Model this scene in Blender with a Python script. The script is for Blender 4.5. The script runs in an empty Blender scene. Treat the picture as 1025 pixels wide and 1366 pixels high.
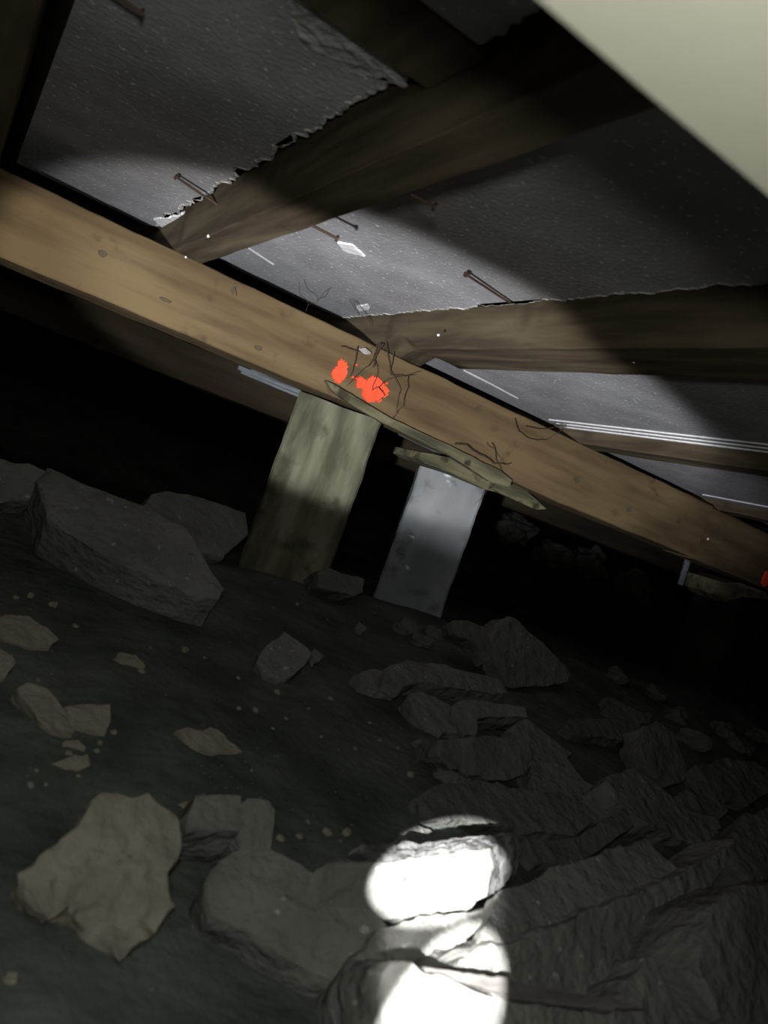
import bpy, bmesh, math, random
from mathutils import Vector, Matrix, noise

# ---------------------------------------------------------------- camera, world, light
random.seed(7)
C = bpy.context.scene.collection
F_PX, CX, CY = 1060.0, 512.5, 683.0
def _n(v): return v.normalized()
Jc = _n(Vector((-70 - CX, 468 - CY, F_PX)))          # direction the joists run, seen from the camera (x right, y down, z ahead)
_b = Vector((2200 - CX, 1270 - CY, F_PX))
Bc = _n(_b - Jc * _b.dot(Jc))                        # direction the bearers run
Uc = Bc.cross(Jc)
if Uc.y > 0: Uc = -Uc
EYE = Vector((0, 0, 0.40))
def to_world(v): return Vector((v.dot(Bc), v.dot(Jc), v.dot(Uc)))
def ray(x, y): return to_world(Vector((x - CX, y - CY, F_PX)))

cam_d = bpy.data.cameras.new('camera'); cam = bpy.data.objects.new('camera', cam_d); C.objects.link(cam)
cx, cy, cz = to_world(Vector((1, 0, 0))), to_world(Vector((0, -1, 0))), to_world(Vector((0, 0, -1)))
cam.matrix_world = Matrix(((cx.x, cy.x, cz.x, EYE.x), (cx.y, cy.y, cz.y, EYE.y), (cx.z, cy.z, cz.z, EYE.z), (0, 0, 0, 1)))
cam_d.sensor_fit = 'VERTICAL'; cam_d.sensor_height = 36; cam_d.lens = F_PX / 1366 * 36
cam_d.clip_start = 0.01; cam_d.clip_end = 50
cam_d.dof.use_dof = True; cam_d.dof.focus_distance = 1.35; cam_d.dof.aperture_fstop = 7.0
bpy.context.scene.camera = cam

w = bpy.data.worlds.new('world'); bpy.context.scene.world = w; w.use_nodes = True
w.node_tree.nodes['Background'].inputs[0].default_value = (0.0014, 0.0026, 0.0017, 1)
w.node_tree.nodes['Background'].inputs[1].default_value = 1.0
vs = bpy.context.scene.view_settings
vs.view_transform = 'Standard'; vs.look = 'None'; vs.gamma = 1; vs.use_curve_mapping = False; vs.exposure = 0.0

def spot(name, loc, target, watts, size_deg, blend, col, scale=(1, 1, 1), roll=0, radius=0.01):
    l = bpy.data.lights.new(name, 'SPOT'); o = bpy.data.objects.new(name, l); C.objects.link(o)
    l.energy = watts; l.spot_size = math.radians(size_deg); l.spot_blend = blend; l.color = col; l.shadow_soft_size = radius
    d = (Vector(target) - Vector(loc)).normalized()
    z = -d; x = Vector((0, 0, 1)).cross(z).normalized(); y = z.cross(x)
    m = Matrix((x, y, z)).transposed() @ Matrix.Rotation(math.radians(roll), 3, 'Z')
    o.matrix_world = Matrix.LocRotScale(Vector(loc), m.to_quaternion(), Vector(scale))
    return o
TORCH = Vector((-.12, 0, .25))
def aim(az, el, L=TORCH):
    a, e = math.radians(az), math.radians(el)
    return L + Vector((math.sin(a) * math.cos(e), math.cos(a) * math.cos(e), math.sin(e)))
# the wide oval beam of the torch on the bearer, its weak spill, and the tight beam that strikes the rubble in front
spot('torch_beam', TORCH, aim(29.5, 14.8), 64, 21.0, 0.22, (1, .98, .95), (2.45, 1, 1), -1.5)
spot('torch_hot_centre', TORCH, aim(34.5, 13.6), 66, 20.6, .5, (.92, .95, 1.0), (2.65, 1, 1), -9)
spill = bpy.data.lights.new('torch_spill', 'POINT'); so = bpy.data.objects.new('torch_spill', spill); C.objects.link(so)
so.location = (-.03, -.03, .448); spill.energy = 6.8; spill.color = (1, 1, .92); spill.shadow_soft_size = 0.02
LAMP = EYE + Vector((-.005, .01, -.06))
def tight(name, px, py, dist, watts, size, blend, scale, roll=0): spot(name, LAMP, EYE + ray(px, py).normalized() * dist, watts, size, blend, (1, 1, 1), scale, roll, .004)
tight('tight_beam_upper', 585, 1168, .72, 230, 9.3, .10, (1, .60, 1), 33)
tight('tight_beam_lower', 567, 1400, .48, 250, 12, .08, (.56, 1, 1), -8)
tight('tight_beam_halo', 584, 1245, .6, 24, 15, .6, (.56, .8, 1))

# ---------------------------------------------------------------- materials
def mat(name, col, col2, scale=6, stretch=(1, 1, 1), rough=.9, bump=.3, bscale=60, speck=None, bdist=.004, detail=8, contrast=(.35, .65), third=None, k=.65):
    col, col2 = [c * k for c in col], [c * k for c in col2]
    if third: third = ([c * k for c in third[0]],) + third[1:]
    m = bpy.data.materials.new(name); m.use_nodes = True; nt = m.node_tree; N = nt.nodes; L = nt.links
    p = N['Principled BSDF']; p.inputs['Roughness'].default_value = rough
    p.inputs['Specular IOR Level'].default_value = .2
    tc = N.new('ShaderNodeTexCoord'); mp = N.new('ShaderNodeMapping'); mp.inputs['Scale'].default_value = stretch
    L.new(tc.outputs['Object'], mp.inputs[0])
    n1 = N.new('ShaderNodeTexNoise'); n1.inputs['Scale'].default_value = scale; n1.inputs['Detail'].default_value = detail
    L.new(mp.outputs[0], n1.inputs['Vector'])
    r = N.new('ShaderNodeValToRGB'); r.color_ramp.elements[0].position, r.color_ramp.elements[1].position = contrast
    r.color_ramp.elements[0].color = (*col, 1); r.color_ramp.elements[1].color = (*col2, 1)
    L.new(n1.outputs['Fac'], r.inputs[0]); out = r.outputs[0]
    if third:
        n3 = N.new('ShaderNodeTexNoise'); n3.inputs['Scale'].default_value = third[1]; n3.inputs['Detail'].default_value = 4
        L.new(tc.outputs['Object'], n3.inputs['Vector'])
        r3 = N.new('ShaderNodeValToRGB'); r3.color_ramp.elements[0].position = third[2]; r3.color_ramp.elements[1].position = third[2] + .12
        L.new(n3.outputs['Fac'], r3.inputs[0])
        mx = N.new('ShaderNodeMixRGB'); L.new(r3.outputs[0], mx.inputs[0]); L.new(out, mx.inputs[1]); mx.inputs[2].default_value = (*third[0], 1)
        out = mx.outputs[0]
    if speck:
        n4 = N.new('ShaderNodeTexNoise'); n4.inputs['Scale'].default_value = speck[1]; n4.inputs['Detail'].default_value = 2
        L.new(tc.outputs['Object'], n4.inputs['Vector'])
        r4 = N.new('ShaderNodeValToRGB'); r4.color_ramp.elements[0].position = speck[2]; r4.color_ramp.elements[1].position = speck[2] + .06
        L.new(n4.outputs['Fac'], r4.inputs[0])
        mx = N.new('ShaderNodeMixRGB'); L.new(r4.outputs[0], mx.inputs[0]); L.new(out, mx.inputs[1]); mx.inputs[2].default_value = (*speck[0], 1)
        out = mx.outputs[0]
    L.new(out, p.inputs['Base Color'])
    n2 = N.new('ShaderNodeTexNoise'); n2.inputs['Scale'].default_value = bscale; n2.inputs['Detail'].default_value = 6
    L.new(mp.outputs[0], n2.inputs['Vector'])
    bp = N.new('ShaderNodeBump'); bp.inputs['Strength'].default_value = bump; bp.inputs['Distance'].default_value = bdist
    L.new(n2.outputs['Fac'], bp.inputs['Height']); L.new(bp.outputs[0], p.inputs['Normal'])
    return m
M = {}
M['bearer'] = mat('bearer_wood', (.11, .075, .037), (.225, .158, .08), 12, (.3, 3, 3), third=((.10, .07, .04), 22, .6), bscale=35, contrast=(.3, .6))
M['joist'] = mat('joist_wood', (.075, .057, .035), (.20, .16, .10), 12, (3, .3, 3), third=((.07, .054, .033), 9, .6), bscale=25)
M['bearer_shaded'] = mat('shaded_bearer_wood', (.06, .046, .03), (.11, .085, .055), 9, (.3, 3, 3), bscale=25)  # darkened copy of the bearer wood: the fading torchlight is put into its colour
M['cream'] = mat('cream_paint', (.70, .69, .56), (.73, .72, .59), 5, bump=.05)
M['deck'] = mat('deck_board', (.05, .045, .035), (.07, .06, .05), 5)
M['foam'] = mat('grey_foam', (.47, .475, .505), (.60, .60, .64), 14, speck=((.68, .68, .72), 130, .64), bump=.35, bscale=150, third=((.40, .40, .42), 3, .55))
M['foam_white'] = mat('white_foam', (.75, .75, .78), (.9, .9, .92), 60, k=1, bump=.5)
M['foam_pale'] = mat('pale_foam', (.5, .5, .53), (.62, .62, .66), 60, k=.8, bump=.5)
M['pier_warm'] = mat('pier_mossy', (.085, .083, .052), (.235, .232, .165), 11, (3, 3, .7), bscale=40, third=((.07, .07, .042), 16, .57), bump=.8)
M['pier_cool'] = mat('pier_grey', (.24, .26, .27), (.36, .38, .395), 12, (1, 1, .6), bscale=45, third=((.15, .16, .165), 20, .6), speck=((.6, .62, .62), 28, .68), bump=.5)
M['concrete'] = mat('rubble_concrete', (.15, .15, .137), (.245, .245, .223), 10, bscale=60, speck=((.25, .25, .235), 90, .68), bump=1, bdist=.008)
M['concrete_dim'] = mat('rubble_darker', (.11, .11, .10), (.19, .19, .172), 10, bscale=60, bump=1, bdist=.008)  # darker grey version of the rubble concrete
M['concrete_warm'] = mat('rubble_warm', (.21, .20, .16), (.34, .32, .25), 12, bscale=55, third=((.18, .175, .15), 9, .5), bump=1, bdist=.008)
M['shaded_block'] = mat('shaded_block', (.02, .02, .018), (.03, .03, .027), 10)  # near-black concrete: the unlit gloom of walls and end pier is painted in
M['old_timber'] = mat('grey_old_timber', (.07, .066, .06), (.16, .15, .14), 14, (.3, 3, 3), bscale=40, bump=.8)
M['soil'] = mat('soil', (.056, .066, .059), (.125, .138, .122), 10, bscale=45, bump=1.0, bdist=.006, speck=((.19, .19, .165), 55, .72))
M['packer'] = mat('green_packer', (.08, .075, .045), (.24, .22, .13), 16, (.5, 3, 3), bscale=40, third=((.06, .05, .032), 30, .58), bump=.8)
M['iron'] = mat('rusty_iron', (.05, .03, .022), (.11, .06, .04), 50, rough=.6)
M['metal'] = mat('galvanised', (.12, .135, .15), (.22, .24, .26), 20, (1, 6, 6), rough=.45)
M['paint'] = mat('red_spray_paint', (1, .075, .03), (1, .12, .05), 25, k=1)
M['root'] = mat('dry_root', (.05, .035, .025), (.1, .07, .05), 30)
M['web'] = mat('pale_web', (.4, .37, .35), (.6, .56, .54), 40)

# ---------------------------------------------------------------- helpers
def tag(o, label=None, cat=None, group=None, kind=None):
    if label: o['label'] = label
    if cat: o['category'] = cat
    if group: o['group'] = group
    if kind: o['kind'] = kind
    return o
def link(name, bm, m, parent=None, smooth=False):
    me = bpy.data.meshes.new(name)
    bmesh.ops.recalc_face_normals(bm, faces=bm.faces)
    xs = [v.co.x for v in bm.verts]; ys = [v.co.y for v in bm.verts]; zs = [v.co.z for v in bm.verts]
    org = Vector(((min(xs) + max(xs)) / 2, (min(ys) + max(ys)) / 2, min(zs)))
    bmesh.ops.translate(bm, verts=bm.verts, vec=-org)
    if smooth:
        for f in bm.faces: f.smooth = True
    bm.to_mesh(me); bm.free(); me.materials.append(m)
    if smooth: me.set_sharp_from_angle(angle=math.radians(38))
    o = bpy.data.objects.new(name, me); C.objects.link(o)
    if parent:
        o.parent = parent; o.location = org - world_loc(parent)
    else: o.location = org
    return o
def world_loc(o):
    l = Vector(o.location)
    while o.parent: o = o.parent; l += o.location
    return l
def empty(name, loc, **k):
    o = bpy.data.objects.new(name, None); C.objects.link(o); o.location = loc; o.empty_display_size = .05
    return tag(o, **k)
def on(axis, val, x, y):
    """point where the line of sight through (x, y) meets the world plane axis = val"""
    r = ray(x, y); i = 'XYZ'.index(axis)
    return EYE + r * ((val - EYE[i]) / r[i])
def box_bm(x0, x1, y0, y1, z0, z1, step=.03, amp=.0012, seed=0, shape=None, bev=.002):
    """sawn timber: a box cut in short lengths with worn arrises and a wavering surface"""
    bm = bmesh.new(); d = [x1 - x0, y1 - y0, z1 - z0]
    n = [max(1, min(140, int(round(q / step)))) for q in d]
    ax = max(range(3), key=lambda i: d[i]); o2 = [i for i in range(3) if i != ax]
    lo = [x0, y0, z0]
    # cross-section loop with chamfered corners
    u0, u1, v0, v1 = lo[o2[0]], lo[o2[0]] + d[o2[0]], lo[o2[1]], lo[o2[1]] + d[o2[1]]
    c = min(bev, .2 * min(u1 - u0, v1 - v0))
    def edge(a, b, k): return [(a[0] + (b[0] - a[0]) * t / k, a[1] + (b[1] - a[1]) * t / k) for t in range(k)]
    ka, kb = min(6, max(1, n[o2[0]])), min(6, max(1, n[o2[1]]))
    loop = edge((u0 + c, v0), (u1 - c, v0), ka) + [(u1 - c, v0)] + edge((u1, v0 + c), (u1, v1 - c), kb) + [(u1, v1 - c)] \
        + edge((u1 - c, v1), (u0 + c, v1), ka) + [(u0 + c, v1)] + edge((u0, v1 - c), (u0, v0 + c), kb) + [(u0, v0 + c)]
    rings = []
    for i in range(n[ax] + 1):
        t = lo[ax] + d[ax] * i / n[ax]; ring = []
        for (a, b) in loop:
            p = [0, 0, 0]; p[ax] = t; p[o2[0]] = a; p[o2[1]] = b; p = Vector(p)
            p += noise.noise_vector(p * 14 + Vector((seed, 0, 0))) * amp + noise.noise_vector(p * 55) * amp * .5
            if shape: p = shape(p)
            ring.append(bm.verts.new(p))
        rings.append(ring)
    k = len(loop)
    for i in range(n[ax]):
        for j in range(k): bm.faces.new((rings[i][j], rings[i][(j + 1) % k], rings[i + 1][(j + 1) % k], rings[i + 1][j]))
    bm.faces.new(rings[0]); bm.faces.new(rings[-1][::-1])
    return bm
def tube_bm(bm, pts, r, seg=6, cap=True):
    rings = []
    for i, p in enumerate(pts):
        d = (pts[min(i + 1, len(pts) - 1)] - pts[max(i - 1, 0)]).normalized()
        a = d.orthogonal().normalized() if i == 0 else (a - d * a.dot(d)).normalized()
        b = d.cross(a); rr = r[i] if isinstance(r, (list, tuple)) else r
        rings.append([bm.verts.new(p + (a * math.cos(t) + b * math.sin(t)) * rr) for t in [2 * math.pi * q / seg for q in range(seg)]])
    for i in range(len(rings) - 1):
        for j in range(seg): bm.faces.new((rings[i][j], rings[i][(j + 1) % seg], rings[i + 1][(j + 1) % seg], rings[i + 1][j]))
    bm.faces.new(rings[0]); bm.faces.new(rings[-1][::-1])
    return bm
def prism_bm(pts, z0, z1):
    bm = bmesh.new(); a = [bm.verts.new((x, y, z0)) for x, y in pts]; b = [bm.verts.new((x, y, z1)) for x, y in pts]
    k = len(pts)
    bm.faces.new(a); bm.faces.new(b[::-1])
    for i in range(k): bm.faces.new((a[i], a[(i + 1) % k], b[(i + 1) % k], b[i]))
    bmesh.ops.triangulate(bm, faces=[f for f in bm.faces if len(f.verts) > 4])
    return bm

# ---------------------------------------------------------------- the setting
def ground(X, Y):
    """height of the soil: it rises from where the photographer lies towards the piers"""
    g = -.43 + .2 * Y if Y < 1.25 else -.18
    t = min(1, max(0, (Y - 2.1) / .7)); g += .18 * t * t * (3 - 2 * t)
    g = max(g, -.36) if Y < .45 else g
    return EYE.z + g
def ground_n(X, Y):
    p = Vector((X, Y, 0))
    return ground(X, Y) + noise.noise(p * 3.1) * .012 + noise.noise(p * 9 + Vector((4, 0, 0))) * .006 + noise.noise(p * 34) * .0022 + noise.noise(p * 80) * .001
bm = bmesh.new(); nx, ny = 300, 240; V = []
for i in range(nx + 1):
    row = []
    for j in range(ny + 1):
        u, v = i / nx, j / ny
        X = -1.2 + 5.8 * u ** 1.35; Y = -.5 + 4.4 * v ** 1.3
        row.append(bm.verts.new((X, Y, ground_n(X, Y))))
    V.append(row)
for i in range(nx):
    for j in range(ny): bm.faces.new((V[i][j], V[i + 1][j], V[i + 1][j + 1], V[i][j + 1]))
me = bpy.data.meshes.new('floor'); bmesh.ops.recalc_face_normals(bm, faces=bm.faces)
for f in bm.faces: f.smooth = True
bm.to_mesh(me); bm.free(); me.materials.append(M['soil'])
o = bpy.data.objects.new('floor', me); C.objects.link(o); tag(o, kind='structure')
tag(link('ceiling', box_bm(-1.2, 4.6, -.5, 3.9, EYE.z + .40, EYE.z + .42, step=.3, amp=0), M['deck']), kind='structure')
tag(link('wall_back', box_bm(-1.2, 4.6, 3.7, 3.85, .1, EYE.z + .40, step=.3, amp=0), M['shaded_block']), kind='structure')
tag(link('wall_right', box_bm(4.45, 4.6, -.5, 3.7, .0, EYE.z + .40, step=.3, amp=0), M['shaded_block']), kind='structure')
tag(link('wall_left', box_bm(-1.2, -1.05, -.5, 3.7, .0, EYE.z + .40, step=.3, amp=0), M['shaded_block']), kind='structure')

# ---------------------------------------------------------------- timber frame
def Z(u): return EYE.z + u
def taper(p):
    if p.z < Z(.2):
        t = min(1, max(0, (p.x - .6) / .5)); p = p + Vector((0, 0, .016 * t))
        p = p + Vector((0, 0, -.03 * 0))
    return p
def bear(p):
    t = min(1, max(0, (p.x - .6) / .5))
    if p.z < Z(.2): p = Vector((p.x, p.y, p.z - .02 * t * 1.0))
    return p
b1 = link('bearer', box_bm(-.55, 1.575, 1.25, 1.345, Z(.146), Z(.256), step=.022, amp=.0018, shape=bear), M['bearer'], smooth=True)
tag(b1, 'long pale brown timber bearer crossing the picture on the two lit concrete piers', 'timber beam')
b2 = link('bearer', box_bm(1.58, 3.6, 1.254, 1.349, Z(.124), Z(.254), step=.022, amp=.002, seed=5), M['bearer'], smooth=True)
tag(b2, 'dim timber bearer continuing past the butt joint at the right edge', 'timber beam')
b3 = link('bearer', box_bm(-.55, 3.6, 2.35, 2.45, Z(.146), Z(.256), step=.06, amp=.002, seed=9), M['bearer_shaded'], smooth=True)
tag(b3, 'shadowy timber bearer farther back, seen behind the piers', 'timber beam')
b4 = link('bearer', box_bm(-.55, 3.0, .03, .196, Z(.146), Z(.2555), step=.05, amp=.0003, seed=3), M['cream'], smooth=True)
tag(b4, 'blurred cream beam close overhead in the top right corner', 'timber beam')

JO = [('thick olive brown floor joist along the left edge of the top left foam panel', -.165, -.016),
      ('brown floor joist rising to the upper right with a jagged foam edge along it', .2365, .2815),
      ('left half of the doubled floor joist above the red paint marks', .620, .664),
      ('right half of the doubled floor joist, the side away from the red paint', .6645, .709),
      ('floor joist next to the white ribbed foam edge at the right', 1.127, 1.174),
      ('last visible floor joist at the far right, near the bearer joint', 1.615, 1.662),
      ('hidden joist beyond the bearer joint at the right edge', 2.06, 2.107)]
jo = []
for k, (lab, x0, x1) in enumerate(JO):
    y0 = -.35
    def rot_end(p):                                            # the doubled joist is rotten where it sits on the bearer
        if 1.165 < p.y < 1.25 and p.z < Z(.29): p = p + Vector((0, 0, .017 + noise.noise(p * 70) * .014))
        return p
    o = link('floor_joist', box_bm(x0, x1, y0, 3.6, Z(.2565 if k != 3 else .2575), Z(.3995), step=.045 if k not in (2, 3) else .045, amp=.0016, seed=k * 3.3, bev=.0008, shape=rot_end if k in (2, 3) else None), M['joist'], smooth=True)
    tag(o, lab, 'joist'); jo.append(o)
nog = link('blocking', box_bm(-.014, .235, .474, .547, Z(.300), Z(.399), step=.02, amp=.001), M['joist'], smooth=True)
tag(nog, 'short olive timber block between two joists at the top of the picture', 'timber block')

# ---------------------------------------------------------------- foam insulation panels between the joists
def jag(x, y0, y1, amp, step=.006, seed=0, bias=0, chunk=0):
    n = int((y1 - y0) / step); out = []
    for i in range(n + 1):
        y = y0 + (y1 - y0) * i / n
        q = noise.noise(Vector((seed, y * 22, 0))) * amp + noise.noise(Vector((seed, y * 75, 3))) * amp * .8 + noise.noise(Vector((seed, y * 210, 9))) * amp * .25
        out.append((x + bias + q + chunk * max(0, noise.noise(Vector((seed + 9, y * 9, 0)))), y))
    return out
def panel(label, x0, x1, y0, y1, u, amp, seed, thick=.05):
    """foam sheet: straight left edge, hand-cut ragged right edge"""
    pts = [(x0, y1), (x0, y0)] + [(min(a, x1), b) for a, b in jag(x1, y0, y1, amp, seed=seed, bias=-amp * .8)]
    o = link('foam_panel', prism_bm(pts, Z(u), Z(u + thick)), M['foam'])
    return tag(o, label, 'insulation panel', 'foam insulation panels between the joists')
pa = panel('large grey foam panel at the top left with a torn right edge', .004, .2355, .5485, 1.472, .320, .011, 1)
pa2 = panel('small piece of grey foam panel beyond the block at the top centre', -.014, .2355, -.3, .472, .304, .012, 2)
pb = panel('long grey foam panel brightly lit in the middle between two joists', .2825, .619, -.3, 1.472, .320, .007, 3)
pc = panel('grey foam panel with white ribbed edge right of the doubled joist', .7105, 1.1265, -.3, 1.335, .284, .002, 4)
pd = panel('narrow sliver of grey foam panel between the last two joists', 1.1755, 1.6145, -.3, 1.32, .278, .003, 5)
pe = panel('grey foam panel beyond the last visible joist', 1.663, 2.0595, -.3, 1.285, .282, .003, 6)
for t in (3.74, 3.82, 3.90):                                   # ribs along the panel edge
    x = t * .284
    link('edge_rib', box_bm(x, x + .0045, -.3, 1.30, Z(.2815), Z(.284), step=.05, amp=.0002, bev=.0004), M['foam_white'], pc)
x = 5.62 * .278
link('edge_rib', box_bm(x, x + .006, -.3, 1.28, Z(.2755), Z(.278), step=.05, amp=.0002, bev=.0004), M['foam_white'], pd)
def chip(par, px, u, s=.0028, name='torn_patch', m='foam_white'):
    pts = [on('Z', Z(u), x, y) for x, y in px]
    # ragged thin flake lying against the underside
    P = []
    for i in range(len(pts)):
        a, b = pts[i], pts[(i + 1) % len(pts)]
        k = max(3, int((b - a).length / .0025))
        for t in range(k):
            q = a.lerp(b, t / k); q = q + noise.noise_vector(q * 230) * s + noise.noise_vector(q * 70) * s * .6; P.append((q.x, q.y))
    o = link(name, prism_bm(P, Z(u) - .0025, Z(u) + .002), M[m], par)
    return o
chip(pa, [(205, 291), (228, 289), (246, 283), (244, 289), (226, 297), (218, 303)], .320)
chip(pa, [(303, 257), (316, 249), (320, 254), (308, 266)], .320, .002)
chip(pb, [(452, 322), (470, 325), (489, 341), (472, 337), (458, 332)], .320, .003)
chip(pb, [(476, 408), (491, 405), (494, 411), (480, 414)], .320, .002)
chip(pb, [(332, 330), (366, 352.3), (366, 353), (332, 331)], .320, .0003, 'scratch', 'foam_pale')
chip(pc, [(619, 493), (652, 509.5), (692, 531), (650, 510.5), (618, 494.5)], .284, .0002, 'scratch', 'foam_pale')
def edge_strip(par, x, y0, y1, u, amp, seed, wid):
    a = jag(x, y0, y1, amp, seed=seed, bias=-amp * .8)
    b = [(px - .001 - max(0, wid * (.5 + 1.2 * noise.noise(Vector((seed + 40, py * 30, 0))) + .7 * noise.noise(Vector((seed + 40, py * 110, 0))))), py) for px, py in a]
    a = [(min(px, x) + .0004, py) for px, py in a]
    link('crumbled_edge', prism_bm(a + b[::-1], Z(u) - .0015, Z(u) + .01), M['crumb'], par)
M['crumb'] = mat('crumbled_foam', (.36, .36, .345), (.66, .66, .63), 40, k=.8, bump=1.0, bscale=80, bdist=.008)
edge_strip(pa, .2355, .56, 1.44, .320, .011, 1, .003)
edge_strip(pb, .619, .3, 1.45, .320, .007, 3, .0008)
# crumbled, paler strip along the block
chip(pa, [(388, -6), (405, -8), (470, 40), (549, 100), (545, 116), (512, 100), (470, 96), (452, 76), (425, 68), (404, 50), (392, 22)], .320, .004, 'crumbled_edge', 'crumb')

# ---------------------------------------------------------------- nails left sticking out of the joists
def nail(label, root, head, r=.0016):
    e = empty('nail', root, label=label, cat='nail', group='nails holding up the foam panels')
    d = (head - root).normalized()
    bm = bmesh.new(); tube_bm(bm, [root - d * .004, root.lerp(head, .5), head], r, 8); link('shank', bm, M['iron'], e)
    bm = bmesh.new(); tube_bm(bm, [head - d * .0012, head + d * .0012], r * 2.3, 10); link('nail_head', bm, M['iron'], e)
def nail_px(label, X, rx, ry, hx, hy):
    root = on('X', X, rx, ry); head = on('Y', root.y - .005, hx, hy); nail(label, root, head)
nail_px('rusty nail poking left from the jagged joist under the top left foam panel', .2365, 290, 273, 235, 236)
nail_px('rusty nail right of the first joist, its head beside the white torn patch', .2815, 419, 302, 450, 318)
nail_px('short rusty nail poking out below the middle of the first joist', .2815, 554, 262, 580, 276)
nail('longest rusty nail above the doubled joist at the right of the lit foam', on('Z', Z(.311), 679, 403), on('Z', Z(.306), 622, 366))
h = on('Z', Z(.30), 189, 17); nail('dark nail at the top edge of the picture over the top left foam panel', Vector((-.0155, h.y + .004, h.z + .004)), h)
def bead(par, X, px, py, r, ax='X'):
    p = on(ax, X, px, py); bm = bmesh.new(); bmesh.ops.create_icosphere(bm, subdivisions=1, radius=r); bmesh.ops.translate(bm, verts=bm.verts, vec=p)
    link('cobweb_bit', bm, M['foam_white'], par)  # pale bit of cobweb, drawn with the white foam material
bead(jo[1], Z(.2565), 278, 315, .0022, 'Z'); bead(jo[3], Z(.2575), 585, 447, .0022, 'Z'); bead(b1, 1.249, 248, 343, .002, 'Y')
bead(jo[3], Z(.2575), 846, 483, .0018, 'Z'); bead(b2, 1.25, 945, 719, .003, 'Y'); bead(b3, 2.348, 794, 688, .004, 'Y')

# ---------------------------------------------------------------- red spray paint on the bearer
def blob(px, py, rx, ry, par, name='paint_mark', seed=0, y=1.2472, rot=0):
    y -= .0002 * seed if name == 'paint_mark' else 0
    bm = bmesh.new(); c = on('Y', y, px, py); n = 60; s = (c - EYE).length / F_PX
    ra = []
    for i in range(n):
        a = 2 * math.pi * i / n; k = 1 + .35 * noise.noise(Vector((math.cos(a) * 1.3, math.sin(a) * 1.3, seed))) + .28 * noise.noise(Vector((math.cos(a) * 5, math.sin(a) * 5, seed))) + .12 * noise.noise(Vector((math.cos(a) * 14, math.sin(a) * 14, seed)))
        u, v = rx * k * math.cos(a), ry * k * math.sin(a)
        ra.append((u * math.cos(rot) - v * math.sin(rot), u * math.sin(rot) + v * math.cos(rot)))
    A = [bm.verts.new((c.x + u * s, y, c.z + v * s)) for u, v in ra]; B = [bm.verts.new((c.x + u * s, y + .004, c.z + v * s)) for u, v in ra]
    bm.faces.new(A); bm.faces.new(B[::-1])
    for i in range(n): bm.faces.new((A[i], A[(i + 1) % n], B[(i + 1) % n], B[i]))
    return link(name, bm, M['paint'], par)
blob(455, 496, 10, 15, b1, seed=1); blob(500, 522, 19, 16, b1, seed=2); blob(482, 512, 7, 7, b1, seed=9); blob(489, 514, 18, 5, b1, seed=5, rot=-.3); blob(508, 517, 6, 9, b1, seed=7)
blob(1024, 771, 7, 9, b2, seed=3, y=1.250)
rp = random.Random(4)
for q in range(16):
    cxp, cyp = ((455, 496), (500, 522))[q % 2]; a = rp.uniform(0, 6.28); d = rp.uniform(14, 24)
    px, py = cxp + math.cos(a) * d, cyp + math.sin(a) * d
    if py < 525 - (545 - px) * .42 + 14 and py > 478: blob(px, py, rp.uniform(.7, 1.8), rp.uniform(.7, 1.6), b1, 'paint_speck', seed=q)
# knots and short splits in the bearer face
for q, (x, y, a, b) in enumerate([(137, 338, 5, 4), (221, 400, 7, 2), (345, 464, 5, 3), (313, 385, 3, 7), (640, 545, 4, 3), (770, 640, 5, 4), (840, 680, 4, 3)]):
    o = blob(x, y, a, b, b1, 'knot', seed=q + 11, y=1.2478); o.data.materials[0] = M['joist']

# ---------------------------------------------------------------- piers, packers, channel
def pier(label, fx, fy, wid, dep, rot, top, m, seed):
    """square post; (fx, fy) is the middle of the face turned to the photographer, rot its turn about the vertical"""
    a = math.radians(rot); cc = Vector((fx + math.sin(a) * dep / 2, fy + math.cos(a) * dep / 2, 0))
    def turn(p):
        d = p - cc; return Vector((cc.x + d.x * math.cos(a) + d.y * math.sin(a), cc.y - d.x * math.sin(a) + d.y * math.cos(a), p.z))
    o = link('concrete_pier', box_bm(cc.x - wid / 2, cc.x + wid / 2, cc.y - dep / 2, cc.y + dep / 2, EYE.z - .24, Z(top), step=.012, amp=.003, seed=seed, bev=.004, shape=turn), m, smooth=True)
    return tag(o, label, 'pier', 'concrete piers under the bearer')
pier('wide mossy brown concrete pier below the red paint marks', .594, 1.277, .155, .14, 22, .139, M['pier_warm'], 1)
pier('pale blue grey concrete pier right of the mossy one, brightly lit', .917, 1.347, .143, .13, 30, .102, M['pier_cool'], 2)
pier('dim concrete pier at the right edge under the second bearer length', 1.93, 1.30, .14, .14, 0, .086, M['shaded_block'], 3)
def wedge(name, pts_px, y, depth, m, label=None, cat=None, parent=None, group=None, amp=.0015):
    """splintered piece of timber: face outline at distance y, split back by depth"""
    P = []
    n = len(pts_px)
    for i in range(n):
        a, b = on('Y', y, *pts_px[i]), on('Y', y, *pts_px[(i + 1) % n])
        k = max(1, int((b - a).length / .012))
        for t in range(k): q = a.lerp(b, t / k); P.append(q + Vector((noise.noise(q * 90), 0, noise.noise(q * 90 + Vector((5, 5, 5))))) * amp)
    bm = bmesh.new(); A = [bm.verts.new(q) for q in P]; B = [bm.verts.new(q + Vector((0, depth, 0))) for q in P]; k = len(P)
    bm.faces.new(A); bm.faces.new(B[::-1])
    for i in range(k): bm.faces.new((A[i], A[(i + 1) % k], B[(i + 1) % k], B[i]))
    bmesh.ops.triangulate(bm, faces=[f for f in bm.faces if len(f.verts) > 4])
    o = link(name, bm, m, parent)
    if label: tag(o, label, cat, group)
    return o
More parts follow.
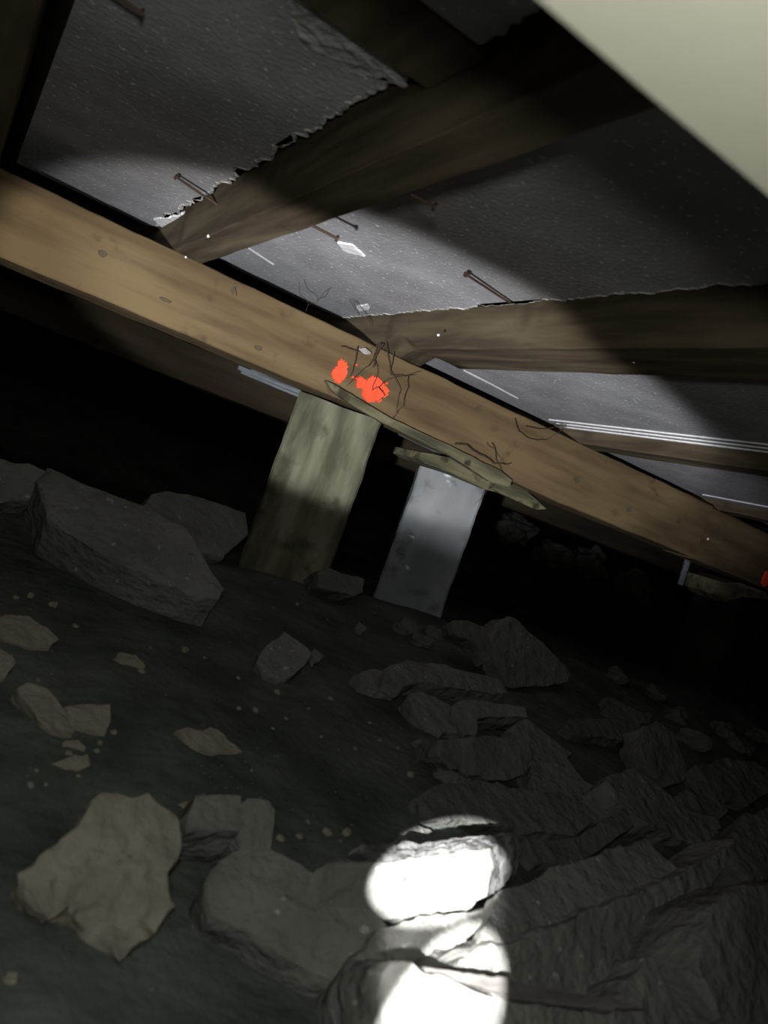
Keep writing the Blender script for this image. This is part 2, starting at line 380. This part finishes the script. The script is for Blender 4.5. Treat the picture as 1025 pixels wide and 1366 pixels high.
wedge('packing_board', [(436, 508), (452, 516), (515, 554), (560, 576), (600, 594), (640, 614), (668, 628), (684, 640), (680, 650), (655, 643), (602, 609), (548, 582), (512, 565), (470, 540), (444, 522)],
      1.233, .013, M['packer'], 'thin splintered green brown board running along the underside of the bearer over both piers', 'packing timber')
wedge('packing_block', [(562, 603), (600, 610), (666, 645), (662, 656), (648, 653), (600, 630), (566, 618), (558, 612)], 1.300, .10, M['packer'],
      'mouldy timber packing block on top of the pale grey pier', 'packing timber')
wedge('splinter', [(664, 630), (700, 652), (729, 679), (716, 680), (690, 668), (655, 652)], 1.29, .02, M['packer'],
      'sharp pointed timber splinter sticking out right of the pale grey pier', 'packing timber')
wedge('packing_block', [(962, 776), (990, 778), (1022, 790), (1030, 800), (990, 796), (966, 804), (958, 794)], 1.262, .1, M['packer'],
      'pale chipped packing block on the pier at the right edge', 'packing timber')
ch = empty('metal_channel', (.35, 1.5, Z(.13)), label='grey galvanised metal channel running behind the bearer beside the mossy pier', cat='metal channel')
for k, (a, b, r) in enumerate([((318, 490), (398, 522), .0045), ((322, 496), (396, 527), .003), ((336, 492), (402, 518), .003)]):
    bm = bmesh.new(); p, q = on('Y', 1.353, *a), on('Y', 1.353, *b); q = p + (q - p) * 1.2
    tube_bm(bm, [p, p.lerp(q, .5), q], r, 8); link('channel_lip', bm, M['metal'], ch)
bm = bmesh.new(); p, q = on('Y', 1.355, 534, 576), on('Y', 1.355, 592, 604); tube_bm(bm, [p, p.lerp(q, .5), q], .007, 8)
tag(link('metal_channel', bm, M['metal']), 'short length of grey metal channel under the bearer between the two piers', 'metal channel')
bm = bmesh.new(); tube_bm(bm, [on('Y', 1.345, 922, 730), on('Y', 1.345, 915, 758), on('Y', 1.345, 908, 780)], .008, 8)
tag(link('pipe_stub', bm, M['metal']), 'short thin pipe hanging below the bearer at the far right', 'pipe')

# ---------------------------------------------------------------- dead roots and cobwebs
def strands(name, label, cat, lines, y=1.243, r=.0012, m='root'):
    e = empty(name, on('Y', y, *lines[0][0]), label=label, cat=cat)
    for ln in lines:
        P = [on('Y', y, *q) for q in ln]; D = []
        for i in range(len(P) - 1):
            for t in range(5):
                q = P[i].lerp(P[i + 1], t / 5); D.append(q + noise.noise_vector(q * 60) * .004 + Vector((0, -.002, 0)))
        D.append(P[-1]); bm = bmesh.new(); tube_bm(bm, D, [r * .6 * (1 - .6 * i / len(D)) for i in range(len(D))], 5)
        link('strand', bm, M[m], e)
    return e
strands('dry_roots', 'tangle of dark dry roots hanging over the red paint below the doubled joist', 'roots',
        [[(470, 402), (480, 425), (490, 440)], [(503, 460), (499, 478), (503, 492), (497, 520)], [(516, 455), (519, 490), (535, 520), (524, 560)],
         [(478, 462), (470, 490), (463, 505)], [(500, 478), (475, 500), (462, 515)], [(497, 520), (520, 505), (562, 495)], [(524, 470), (520, 500), (555, 500)],
         [(505, 515), (512, 528), (503, 536)], [(545, 500), (538, 540), (520, 560)], [(455, 462), (480, 470), (500, 462)]], y=1.238, r=.0014)
strands('dry_roots', 'thick dark root stub beside the pale cobweb over the red paint', 'roots', [[(506, 458), (504, 468), (500, 480), (497, 490)], [(510, 458), (506, 466)]], y=1.236, r=.004)
strands('dry_roots', 'thin dark strands at the end of the lit foam panel left of the doubled joist', 'roots',
        [[(398, 378), (402, 392), (412, 405), (408, 415)], [(438, 384), (428, 398), (410, 408)], [(466, 398), (474, 415), (488, 440)], [(313, 382), (315, 395)]], y=1.245, r=.001)
strands('dry_roots', 'curled dark root on the bearer top right of the two piers', 'roots',
        [[(686, 558), (692, 575), (710, 587), (730, 586), (748, 574), (756, 564)], [(700, 568), (725, 572), (756, 566)], [(735, 565), (757, 570)], [(656, 590), (662, 612), (672, 640)]], y=1.24, r=.0016)
strands('dry_roots', 'thin stray strands crossing the top of the pale grey pier', 'roots', [[(666, 640), (650, 655), (632, 674)], [(643, 618), (640, 636), (634, 645)], [(648, 590), (664, 606), (678, 622)]], y=1.24, r=.0009)
strands('dry_roots', 'dark twig lying along the bottom edge of the bearer above the pale grey pier', 'roots', [[(606, 592), (622, 594), (640, 606), (660, 618), (682, 618)]], y=1.238, r=.003)
strands('dry_roots', 'thin strand hanging from the longest nail over the doubled joist', 'roots', [[(656, 392), (662, 410), (666, 432)]], y=.99, r=.0008)
def rock_bm(c, rad, seed, sub=2, squash=(1, 1, .7), amp=.35, cuts=4):
    bm = bmesh.new(); bmesh.ops.create_icosphere(bm, subdivisions=sub, radius=1)
    rnd = random.Random(seed); pl = []
    for k in range(cuts):
        d = Vector((rnd.uniform(-1, 1), rnd.uniform(-1, 1), rnd.uniform(-.3, 1))).normalized(); pl.append((d, rnd.uniform(.55, .8)))
    for v in bm.verts:
        p = v.co.copy()
        for d, h in pl:
            t = p.dot(d)
            if t > h: p -= d * (t - h)
        p *= 1 + noise.noise(v.co * 1.7 + Vector((seed, 0, 0))) * amp + noise.noise(v.co * 5 + Vector((seed, 0, 0))) * .12
        v.co = Vector((p.x * squash[0], p.y * squash[1], p.z * squash[2])) * rad + c
    return bm
cw = link('cobweb', rock_bm(on('Y', 1.236, 487, 468), .006, 4, squash=(1.8, .3, .8)), M['web'])
tag(cw, 'scrap of pale cobweb caught in the roots over the red paint', 'cobweb')

# ---------------------------------------------------------------- broken concrete on the soil
def hit(x, y, h=0):
    r = ray(x, y).normalized(); lo, hi = .05, .05
    while hi < 9:
        hi += .01; p = EYE + r * hi
        if p.z <= ground(p.x, p.y) + h: break
        lo = hi
    for _ in range(20):
        m = (lo + hi) / 2; p = EYE + r * m
        if p.z <= ground(p.x, p.y) + h: hi = m
        else: lo = m
    return EYE + r * hi
def slab(name, label, cat, px, base, h, nrm, thick, m='concrete', rag=.003, face=.0015, side=.004, step=.007, ctr=None, ext=None, ext_px=None, group=None, seed=0, dist=None, fscale=40, layers=0, fold=None):
    """a lump of broken concrete: its main face (outline given as seen) lies on a plane through a point above the soil,
       and the lump goes back from there by its thickness with rough broken sides"""
    n = Vector(nrm).normalized()
    P0 = hit(base[0], base[1], h) if dist is None else on('Y', dist, *base)
    def proj(x, y):
        r = ray(x, y); return EYE + r * ((P0 - EYE).dot(n) / r.dot(n))
    pts = [proj(*q) for q in px]
    c = proj(*ctr) if ctr else sum(pts, Vector()) / len(pts)
    out = []
    for i in range(len(pts)):
        a, b = pts[i], pts[(i + 1) % len(pts)]; k = max(1, int((b - a).length / step))
        for t in range(k):
            q = a.lerp(b, t / k); dd = (q - c).normalized()
            q = q + dd * (noise.noise(q * 18 + Vector((seed, 7, 0))) * rag * 1.6 + noise.noise(q * 45 + Vector((seed, 0, 0))) * rag + noise.noise(q * 140) * rag * .5); out.append(q)
    e = (Vector(ext).normalized() if ext else -n) * thick
    if ext_px:                                                # depth direction given by how far its far edge sits to the right, up and back
        dpt = c - EYE
        cv = Bc * dpt.x + Jc * dpt.y + Uc * dpt.z; z1 = cv.z; z2 = z1 + ext_px[2]
        px, py = cv.x / z1 * F_PX + ext_px[0], cv.y / z1 * F_PX + ext_px[1]
        e = to_world(Vector((px * z2 / F_PX, py * z2 / F_PX, z2)) - cv); thick = e.length
    if fold:                                                  # a broken edge across the main face: beyond it the surface falls away and is rougher
        fa, fb, ftan, fr = proj(*fold[0]), proj(*fold[1]), fold[2], fold[3]
        fp = (fb - fa).normalized().cross(n); fp = fp if fp.z < 0 else -fp
    prof = [(t / 14, 0) for t in range(1, 14)] + [(.97, 0)]
    ks = max(4, min(9, int(thick / step))) if not layers else 18
    prof += [(1.0, .04)] + [(1.0, t / ks) for t in range(1, ks)] + [(1.0, .96), (.96, 1), (.6, 1), (.2, 1)]
    bm = bmesh.new(); rings = []
    for s, d in prof:
        ring = []
        for q in out:
            p = c.lerp(q, s) + e * d
            isside = 0 < d < 1 and s == 1.0
            a = side if isside else face
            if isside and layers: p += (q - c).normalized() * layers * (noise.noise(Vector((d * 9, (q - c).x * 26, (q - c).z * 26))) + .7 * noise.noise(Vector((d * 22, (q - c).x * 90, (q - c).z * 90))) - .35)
            p = p + noise.noise_vector(p * fscale + Vector((seed, 1, 2))) * a + noise.noise_vector(p * fscale * 3 + Vector((seed, 1, 2))) * a * .5
            if fold and d < .5:
                fd = (p - fa).dot(fp) + noise.noise(p * 35) * .012
                if fd > 0: p = p - n * min(fd * ftan, thick * .8) + noise.noise_vector(p * 75 + Vector((3, seed, 2))) * fr
            ring.append(bm.verts.new(p))
        rings.append(ring)
    k = len(out)
    for i in range(len(rings) - 1):
        for j in range(k): bm.faces.new((rings[i][j], rings[i][(j + 1) % k], rings[i + 1][(j + 1) % k], rings[i + 1][j]))
    for ring, flip in ((rings[0], 0), (rings[-1], 1)):
        cc = bm.verts.new(sum((v.co for v in ring), Vector()) / k)
        for j in range(k): bm.faces.new((cc, ring[j], ring[(j + 1) % k]))
    o = link(name, bm, M[m], smooth=True)
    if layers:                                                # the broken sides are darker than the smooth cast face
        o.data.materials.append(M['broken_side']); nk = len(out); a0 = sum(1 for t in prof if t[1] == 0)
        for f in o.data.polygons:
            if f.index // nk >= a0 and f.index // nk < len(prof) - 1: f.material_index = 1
    return tag(o, label, cat, group)
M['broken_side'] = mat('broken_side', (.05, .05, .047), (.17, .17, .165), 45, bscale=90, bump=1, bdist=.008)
T = (0, -.5, .87)
G1 = 'broken concrete on the soil'
def S(name, label, px, base, **k):
    d = dict(h=.0, nrm=T, thick=.05, group=G1); d.update(k)
    return slab(name, label, 'concrete rubble' if 'stone' not in name else 'stone', px, base, **d)

# --- middle distance, left
S('concrete_slab', 'largest long grey concrete slab lying at the left below the dark bearer',
  [(50, 640), (64, 622), (118, 646), (190, 674), (250, 705), (276, 745), (298, 784), (292, 797), (268, 796), (180, 760), (110, 722), (66, 690)], (180, 800), h=.035, nrm=(-.1, -.62, .78), thick=.075, side=.0025, face=.001, rag=.002)
S('concrete_slab', 'rounded grey slab lying between the largest slab and the mossy pier',
  [(193, 672), (203, 659), (225, 655), (262, 662), (330, 684), (332, 712), (300, 745), (262, 735), (235, 708)], (290, 745), h=.01, nrm=(.1, -.7, .7), thick=.06, side=.003)
S('concrete_slab', 'pale slab end cut by the left edge beside the largest slab', [(-60, 600), (0, 611), (40, 618), (62, 628), (52, 650), (38, 668), (-60, 668)], (0, 672), h=.03, nrm=(0, -.8, .6), thick=.06)
S('flat_stone', 'low pale stone at the left edge below the largest slab', [(-10, 830), (12, 820), (38, 822), (64, 838), (78, 852), (66, 863), (38, 862), (8, 850), (-10, 846)], (30, 865), h=.004, thick=.03, m='concrete_warm', face=.002)
S('rounded_stone', 'rounded stone half out of frame at the left edge under the low pale stone', [(-25, 860), (0, 864), (12, 872), (17, 888), (10, 905), (0, 912), (-25, 915)], (0, 915), h=.0, thick=.03, m='concrete_warm')
S('small_stone', 'small pale stone with a crumb beside it, middle left of the soil', [(153, 880), (165, 871), (183, 874), (194, 888), (188, 897), (176, 890), (162, 886)], (175, 898), thick=.015, m='concrete_warm', step=.004)
S('concrete_chunk', 'jagged chunk at the left above the scattered crumbs, with a round nick', [(20, 916), (35, 911), (62, 918), (74, 932), (86, 950), (99, 968), (94, 982), (72, 980), (52, 968), (36, 946)], (70, 982), h=.004, thick=.03, m='concrete_warm', face=.003, rag=.004)
S('concrete_chunk', 'blocky chunk touching the jagged chunk at the left', [(90, 944), (115, 940), (147, 940), (149, 962), (143, 982), (120, 988), (102, 984), (98, 966)], (120, 990), thick=.03, m='concrete_warm', face=.002)
S('small_stone', 'crumbly small stone just below the blocky chunk at the left', [(78, 1003), (88, 988), (105, 986), (118, 998), (108, 1006), (92, 1006)], (98, 1008), thick=.015, m='concrete_warm', step=.004)
S('small_stone', 'lowest of the small crumbs above the big broken rock', [(70, 1018), (92, 1010), (118, 1010), (120, 1022), (100, 1030), (84, 1028)], (98, 1032), thick=.014, m='concrete_warm', step=.004)
S('concrete_chunk', 'lens shaped knobbly chunk lying alone in the middle of the soil', [(238, 972), (250, 969), (262, 974), (278, 970), (300, 978), (318, 994), (325, 1003), (308, 1008), (284, 1013), (268, 1008), (256, 996)], (285, 1013), h=.003, thick=.025, m='concrete_warm', face=.003, rag=.003)
S('concrete_chunk', 'squarish block with a pointed top standing alone below the mossy pier', [(344, 880), (358, 862), (378, 844), (398, 856), (416, 870), (409, 888), (394, 902), (374, 908), (358, 898)], (374, 910), h=.008, nrm=(-.1, -.6, .75), thick=.045, face=.0015)
S('small_stone', 'small stone leaning on the squarish block', [(408, 874), (420, 867), (431, 874), (428, 884), (414, 890)], (418, 890), thick=.015, step=.004)
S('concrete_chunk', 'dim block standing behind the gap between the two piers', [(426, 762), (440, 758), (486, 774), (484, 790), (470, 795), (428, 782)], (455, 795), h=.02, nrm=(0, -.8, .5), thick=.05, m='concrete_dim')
S('small_stone', 'small pale stone on the dark soil below the pale grey pier', [(470, 838), (480, 831), (491, 838), (484, 845)], (480, 846), thick=.012, step=.004)

# --- foreground left
S('broken_rock', 'big angular broken concrete rock with yellowish face at the lower left',
  [(30, 1172), (48, 1150), (75, 1120), (104, 1084), (132, 1054), (160, 1060), (172, 1064), (200, 1056), (222, 1072), (241, 1092), (242, 1128), (234, 1175), (228, 1205), (200, 1240), (166, 1272), (140, 1258), (118, 1228), (98, 1200), (84, 1206), (66, 1216), (46, 1208), (36, 1192)],
  (166, 1272), h=.016, nrm=(-.05, -.62, .78), thick=.05, m='concrete_warm', face=.005, rag=.0022, side=.004, step=.004, ctr=(150, 1160), fscale=28, fold=((75, 1125), (245, 1165), .12, .005))
S('concrete_chunk', 'rough cube of concrete behind the big yellowish rock', [(252, 1075), (262, 1059), (290, 1060), (319, 1063), (322, 1090), (318, 1108), (282, 1112), (250, 1108), (246, 1092)], (280, 1150), h=.04, nrm=(0, -.55, .8), thick=.05, face=.002)
S('concrete_chunk', 'smooth faced block standing beside the rough cube', [(318, 1078), (334, 1073), (357, 1074), (363, 1082), (362, 1110), (360, 1142), (322, 1140), (316, 1110)], (340, 1145), h=.03, nrm=(0, -.8, .5), thick=.05)
S('concrete_slab', 'long low slab running from the rough cube towards the bright blocks',
  [(275, 1172), (292, 1146), (318, 1128), (352, 1126), (400, 1152), (440, 1172), (520, 1235), (530, 1280), (480, 1312), (438, 1296), (380, 1268), (330, 1236), (288, 1212), (276, 1194)],
  (400, 1285), h=.028, nrm=(-.1, -.45, .87), thick=.05, face=.0012, side=.002, fold=((290, 1150), (520, 1262), .22, .001))

# --- foreground centre: the blocks struck by the tight beam
S('concrete_block', 'brilliantly lit concrete block with a jagged layered top edge, left end in shade',
  [(404, 1186), (418, 1160), (440, 1150), (497, 1152), (560, 1144), (610, 1138), (656, 1131), (661, 1160), (656, 1198), (618, 1214), (560, 1222), (500, 1230), (440, 1237), (412, 1222)],
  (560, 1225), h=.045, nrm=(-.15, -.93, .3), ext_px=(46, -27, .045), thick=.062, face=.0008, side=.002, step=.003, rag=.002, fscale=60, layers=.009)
S('broken_rock', 'rounded grey stone under the bright block, its top in the beam',
  [(446, 1340), (456, 1300), (480, 1270), (510, 1244), (560, 1222), (610, 1218), (655, 1208), (652, 1225), (628, 1255), (606, 1290), (570, 1320), (540, 1366), (500, 1400), (450, 1400)],
  (560, 1300), h=.035, nrm=(-.1, -.7, .7), thick=.05, face=.0035, side=.003, ctr=(540, 1290), fscale=45, step=.005)
S('concrete_slab', 'long tilted slab to the right of the bright blocks with a crumbled ridge',
  [(604, 1290), (640, 1252), (662, 1194), (719, 1166), (790, 1142), (865, 1120), (906, 1164), (837, 1196), (780, 1216), (730, 1236), (680, 1256), (640, 1272), (620, 1294)],
  (730, 1240), h=.075, nrm=(0, -.5, .87), thick=.012, face=.0012, rag=.003, ctr=(740, 1200))
S('concrete_slab', 'lower slab in front of the long tilted slab, sloping down to the right',
  [(606, 1294), (640, 1268), (700, 1250), (780, 1216), (850, 1190), (944, 1148), (985, 1118), (968, 1160), (920, 1215), (870, 1260), (810, 1320), (760, 1345), (690, 1330), (640, 1310)],
  (740, 1330), h=.05, nrm=(.1, -.8, .55), thick=.05, face=.0012, ctr=(780, 1260))
S('timber_strip', 'thin dark splintered strip lying over the lower bright block towards the right',
  [(556, 1288), (600, 1294), (660, 1304), (740, 1318), (820, 1334), (862, 1346), (820, 1349), (740, 1336), (660, 1322), (600, 1306)], (700, 1320), h=.085, nrm=(0, -.6, .8), thick=.005, m='old_timber', ctr=(690, 1315), step=.005)
S('concrete_block', 'lowest brilliantly lit concrete block cut by the bottom edge',
  [(516, 1300), (526, 1290), (548, 1291), (566, 1296), (596, 1306), (628, 1320), (642, 1325), (655, 1330), (658, 1350), (650, 1400), (505, 1400), (512, 1360), (510, 1330)],
  (580, 1366), h=.075, nrm=(-.05, -.85, .5), thick=.05, face=.0015, side=.004, step=.005)
S('concrete_slab', 'dark smooth slab face at the bottom edge right of the lowest bright block', [(658, 1324), (740, 1338), (850, 1352), (860, 1420), (650, 1420)], (740, 1400), h=.055, nrm=(.05, -.75, .6), thick=.04)
S('concrete_slab', 'slab corner at the bottom edge between the dark slab face and the right corner', [(812, 1340), (840, 1300), (872, 1276), (905, 1300), (948, 1330), (992, 1368), (1010, 1420), (830, 1420)], (900, 1400), h=.05, nrm=(.1, -.65, .7), thick=.05, ctr=(890, 1365))
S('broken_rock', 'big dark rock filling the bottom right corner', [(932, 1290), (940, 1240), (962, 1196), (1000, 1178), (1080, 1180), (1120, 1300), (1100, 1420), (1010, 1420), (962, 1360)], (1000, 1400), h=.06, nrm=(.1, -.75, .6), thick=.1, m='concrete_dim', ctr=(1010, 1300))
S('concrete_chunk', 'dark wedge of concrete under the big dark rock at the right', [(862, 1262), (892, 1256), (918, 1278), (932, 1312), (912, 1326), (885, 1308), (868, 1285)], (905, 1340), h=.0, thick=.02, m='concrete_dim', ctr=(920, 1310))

# --- middle: the scattered heap
S('concrete_slab', 'rounded ended pale slab on top at the back of the middle heap', [(521, 889), (544, 880), (575, 884), (620, 895), (664, 905), (682, 926), (660, 926), (612, 917), (558, 908), (540, 915), (524, 905)], (600, 940), h=.035, nrm=(0, -.55, .83), thick=.03, ctr=(590, 902))
S('concrete_chunk', 'flat pointed chunk sticking out left of the rounded ended slab', [(478, 898), (495, 893), (524, 898), (534, 914), (528, 928), (505, 922), (485, 910)], (510, 930), h=.01, thick=.025)
S('concrete_chunk', 'tilted chunk below the rounded ended slab, split from its neighbour', [(548, 926), (562, 922), (580, 930), (600, 940), (608, 962), (610, 978), (590, 979), (572, 962), (556, 945)], (590, 982), h=.012, thick=.035, face=.002)
S('concrete_chunk', 'brick shaped chunk right of the split in the middle heap', [(606, 944), (618, 934), (650, 935), (700, 945), (700, 956), (668, 957), (640, 957), (636, 980), (620, 982), (610, 968)], (620, 985), h=.016, nrm=(-.1, -.65, .75), thick=.04, ctr=(625, 952))
S('concrete_block', 'squarish block face in the centre of the heap below the brick shaped chunk', [(588, 986), (640, 984), (704, 986), (712, 1010), (702, 1035), (668, 1044), (626, 1036), (600, 1026), (584, 1006)], (640, 1044), h=.015, nrm=(0, -.8, .6), thick=.05, m='concrete_dim')
S('concrete_slab', 'pale slab leaning right behind the centre of the heap', [(695, 962), (704, 958), (735, 984), (764, 1006), (758, 1012), (782, 1042), (740, 1040), (712, 1030), (706, 992), (682, 980)], (750, 1045), h=.02, nrm=(.1, -.6, .75), thick=.03, ctr=(722, 1000))
S('concrete_slab', 'triangular slab standing on edge behind the heap, right of the piers', [(655, 850), (664, 832), (684, 820), (708, 842), (740, 872), (764, 900), (758, 911), (720, 914), (678, 916), (662, 885)], (715, 918), h=.01, nrm=(.1, -.85, .5), thick=.035, ctr=(700, 880))
S('concrete_chunk', 'thin slab end left of the triangular slab', [(604, 828), (622, 826), (648, 838), (658, 850), (668, 880), (650, 885), (632, 856), (606, 845)], (640, 890), h=.02, nrm=(0, -.8, .6), thick=.03, m='concrete_dim')
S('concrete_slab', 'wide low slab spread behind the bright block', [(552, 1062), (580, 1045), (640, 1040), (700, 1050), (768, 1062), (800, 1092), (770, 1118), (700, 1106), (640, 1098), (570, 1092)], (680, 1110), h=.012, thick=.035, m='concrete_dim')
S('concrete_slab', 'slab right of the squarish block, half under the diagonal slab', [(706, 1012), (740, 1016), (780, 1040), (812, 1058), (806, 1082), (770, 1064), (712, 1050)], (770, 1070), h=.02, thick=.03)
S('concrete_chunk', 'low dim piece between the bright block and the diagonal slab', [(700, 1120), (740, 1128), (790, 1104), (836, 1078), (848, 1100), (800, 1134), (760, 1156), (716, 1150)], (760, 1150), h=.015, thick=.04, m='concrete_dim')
S('concrete_slab', 'long narrow slab lying diagonally in the right of the heap', [(806, 1042), (822, 1030), (845, 1022), (880, 1048), (915, 1078), (962, 1112), (950, 1132), (905, 1118), (860, 1098), (826, 1072)], (900, 1128), h=.02, nrm=(.1, -.55, .8), thick=.045)
S('concrete_chunk', 'finger shaped pale chunk at the right of the heap in the dark', [(754, 968), (765, 958), (800, 958), (850, 962), (862, 975), (830, 986), (790, 982), (765, 978)], (810, 988), h=.02, thick=.03, m='concrete_dim')
S('concrete_chunk', 'stick like shard pointing up behind the finger shaped chunk', [(808, 928), (818, 930), (840, 945), (872, 955), (868, 966), (834, 960), (812, 944)], (850, 975), h=.03, thick=.02, m='concrete_dim')
S('concrete_chunk', 'upright irregular chunk right of the finger shaped chunk', [(858, 972), (878, 962), (900, 975), (912, 1000), (918, 1040), (890, 1052), (866, 1020), (856, 1000)], (890, 1056), h=.02, nrm=(0, -.8, .6), thick=.04, m='concrete_dim', face=.003)
S('concrete_chunk', 'dark lump in the rubble at the right below the irregular chunk', [(905, 1060), (930, 1040), (962, 1052), (975, 1085), (950, 1100), (918, 1090)], (945, 1105), h=.01, thick=.05, m='concrete_dim', face=.004)
S('concrete_chunk', 'dark slab edge at the right edge of the picture above the corner rock', [(962, 1130), (990, 1090), (1040, 1070), (1100, 1090), (1080, 1170), (1000, 1172)], (1010, 1172), h=.05, thick=.06, m='concrete_dim', face=.003)
S('concrete_chunk', 'shadowy flat lump at the far right of the rubble', [(930, 1022), (970, 1010), (1020, 1020), (1050, 1050), (1000, 1070), (950, 1050)], (990, 1070), h=.02, thick=.05, m='concrete_dim', face=.004)
S('broken_rock', 'low bump of concrete just behind the bright block', [(524, 1122), (532, 1108), (550, 1102), (575, 1106), (590, 1122), (560, 1136)], (560, 1140), h=.008, thick=.03, m='concrete_dim')
# rubble bed filling the right of the heap and the dark behind
LUMPS = [(880, 1010, .03, 'half buried lump just left of the upright irregular chunk'), (900, 960, .03, 'dim lump above the upright irregular chunk'), (925, 995, .035, 'largest dim lump right of the upright irregular chunk'),
 (960, 980, .03, 'dim lump near the right edge, level with the finger shaped chunk'), (985, 1000, .028, 'dim lump second from the right edge above the flat shadowy lump'), (1010, 985, .03, 'dim lump right at the right edge below the dark'),
 (840, 1010, .02, 'little lump below the finger shaped chunk'), (930, 1110, .03, 'dim lump at the end of the long diagonal slab'), (1000, 1040, .03, 'dim lump resting by the flat shadowy lump at the far right'),
 (820, 905, .03, 'lone dim lump in the dark right of the triangular slab'), (870, 930, .03, 'lone dim lump above the stick like shard'), (560, 860, .02, 'middle lump of the three below the pale grey pier'),
 (540, 842, .025, 'left lump of the three below the pale grey pier'), (578, 850, .02, 'right lump of the three below the pale grey pier'), (640, 1062, .02, 'small lump showing above the wide low slab, right one'),
 (600, 1042, .02, 'small lump showing above the wide low slab, left one'), (575, 1015, .018, 'crumb left of the squarish block face, lower one'), (560, 1000, .015, 'crumb left of the squarish block face, upper one')]
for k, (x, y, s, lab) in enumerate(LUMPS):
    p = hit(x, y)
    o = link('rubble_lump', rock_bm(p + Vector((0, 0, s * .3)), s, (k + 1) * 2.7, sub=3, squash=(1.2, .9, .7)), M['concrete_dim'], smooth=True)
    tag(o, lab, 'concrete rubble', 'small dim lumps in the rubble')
# soil and rubble bank far behind on the right
far = [(688, 705, .085, 'nearest the pale grey pier'), (738, 738, .085, 'second from the pale grey pier'), (792, 752, .09, 'third from the pale grey pier'), (850, 782, .10, 'farthest from the pale grey pier')]
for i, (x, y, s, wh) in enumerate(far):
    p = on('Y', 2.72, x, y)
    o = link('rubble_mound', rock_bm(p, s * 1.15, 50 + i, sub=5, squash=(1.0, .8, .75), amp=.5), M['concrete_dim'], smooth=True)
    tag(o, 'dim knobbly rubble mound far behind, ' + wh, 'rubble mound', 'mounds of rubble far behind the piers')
# ---------------------------------------------------------------- pebbles on the soil
peb = [(52, 905, 4), (70, 812, 6), (100, 838, 4), (40, 800, 5), (188, 900, 5), (245, 870, 6), (272, 880, 3), (318, 905, 3), (318, 945, 4), (340, 948, 5), (370, 925, 5), (398, 803, 3), (380, 962, 3),
       (363, 975, 3), (425, 992, 3), (440, 935, 4), (492, 968, 3), (505, 992, 3), (128, 1005, 4), (150, 982, 4), (48, 1030, 3), (132, 996, 4), (8, 1322, 9), (245, 1072, 6), (436, 1112, 8), (460, 1113, 7),
       (375, 1118, 7), (400, 1115, 5), (200, 866, 3), (90, 1010, 4), (505, 905, 4), (530, 1000, 3), (545, 1040, 5), (470, 1010, 3), (20, 800, 4), (105, 1035, 4), (335, 1030, 3), (60, 1048, 3), (448, 1010, 2), (410, 950, 3)]
for i, (x, y, r) in enumerate(peb):
    p = hit(x, y); s = r * (p - EYE).length / F_PX
    p.z = ground_n(p.x, p.y) + s * .25
    o = link('pebble', rock_bm(p, s * 1.1, i * 1.9 + 3, sub=2), M['concrete_warm'], smooth=True)
    tag(o, 'small pale pebble lying on the dark soil', 'pebble', 'pebbles scattered on the soil')
for i in range(90):
    x, y = random.uniform(0, 560), random.uniform(820, 1040)
    if random.random() < .3: x, y = random.uniform(240, 500), random.uniform(1030, 1130)
    p = hit(x, y); s = random.uniform(.8, 1.9) * (p - EYE).length / F_PX
    p.z = ground_n(p.x, p.y) + s * .25
    o = link('grit_grain', rock_bm(p, s, i * 1.3, sub=1), M['concrete'], smooth=False)
    tag(o, 'tiny grain of grit on the dark soil', 'grit', 'grit scattered on the soil')
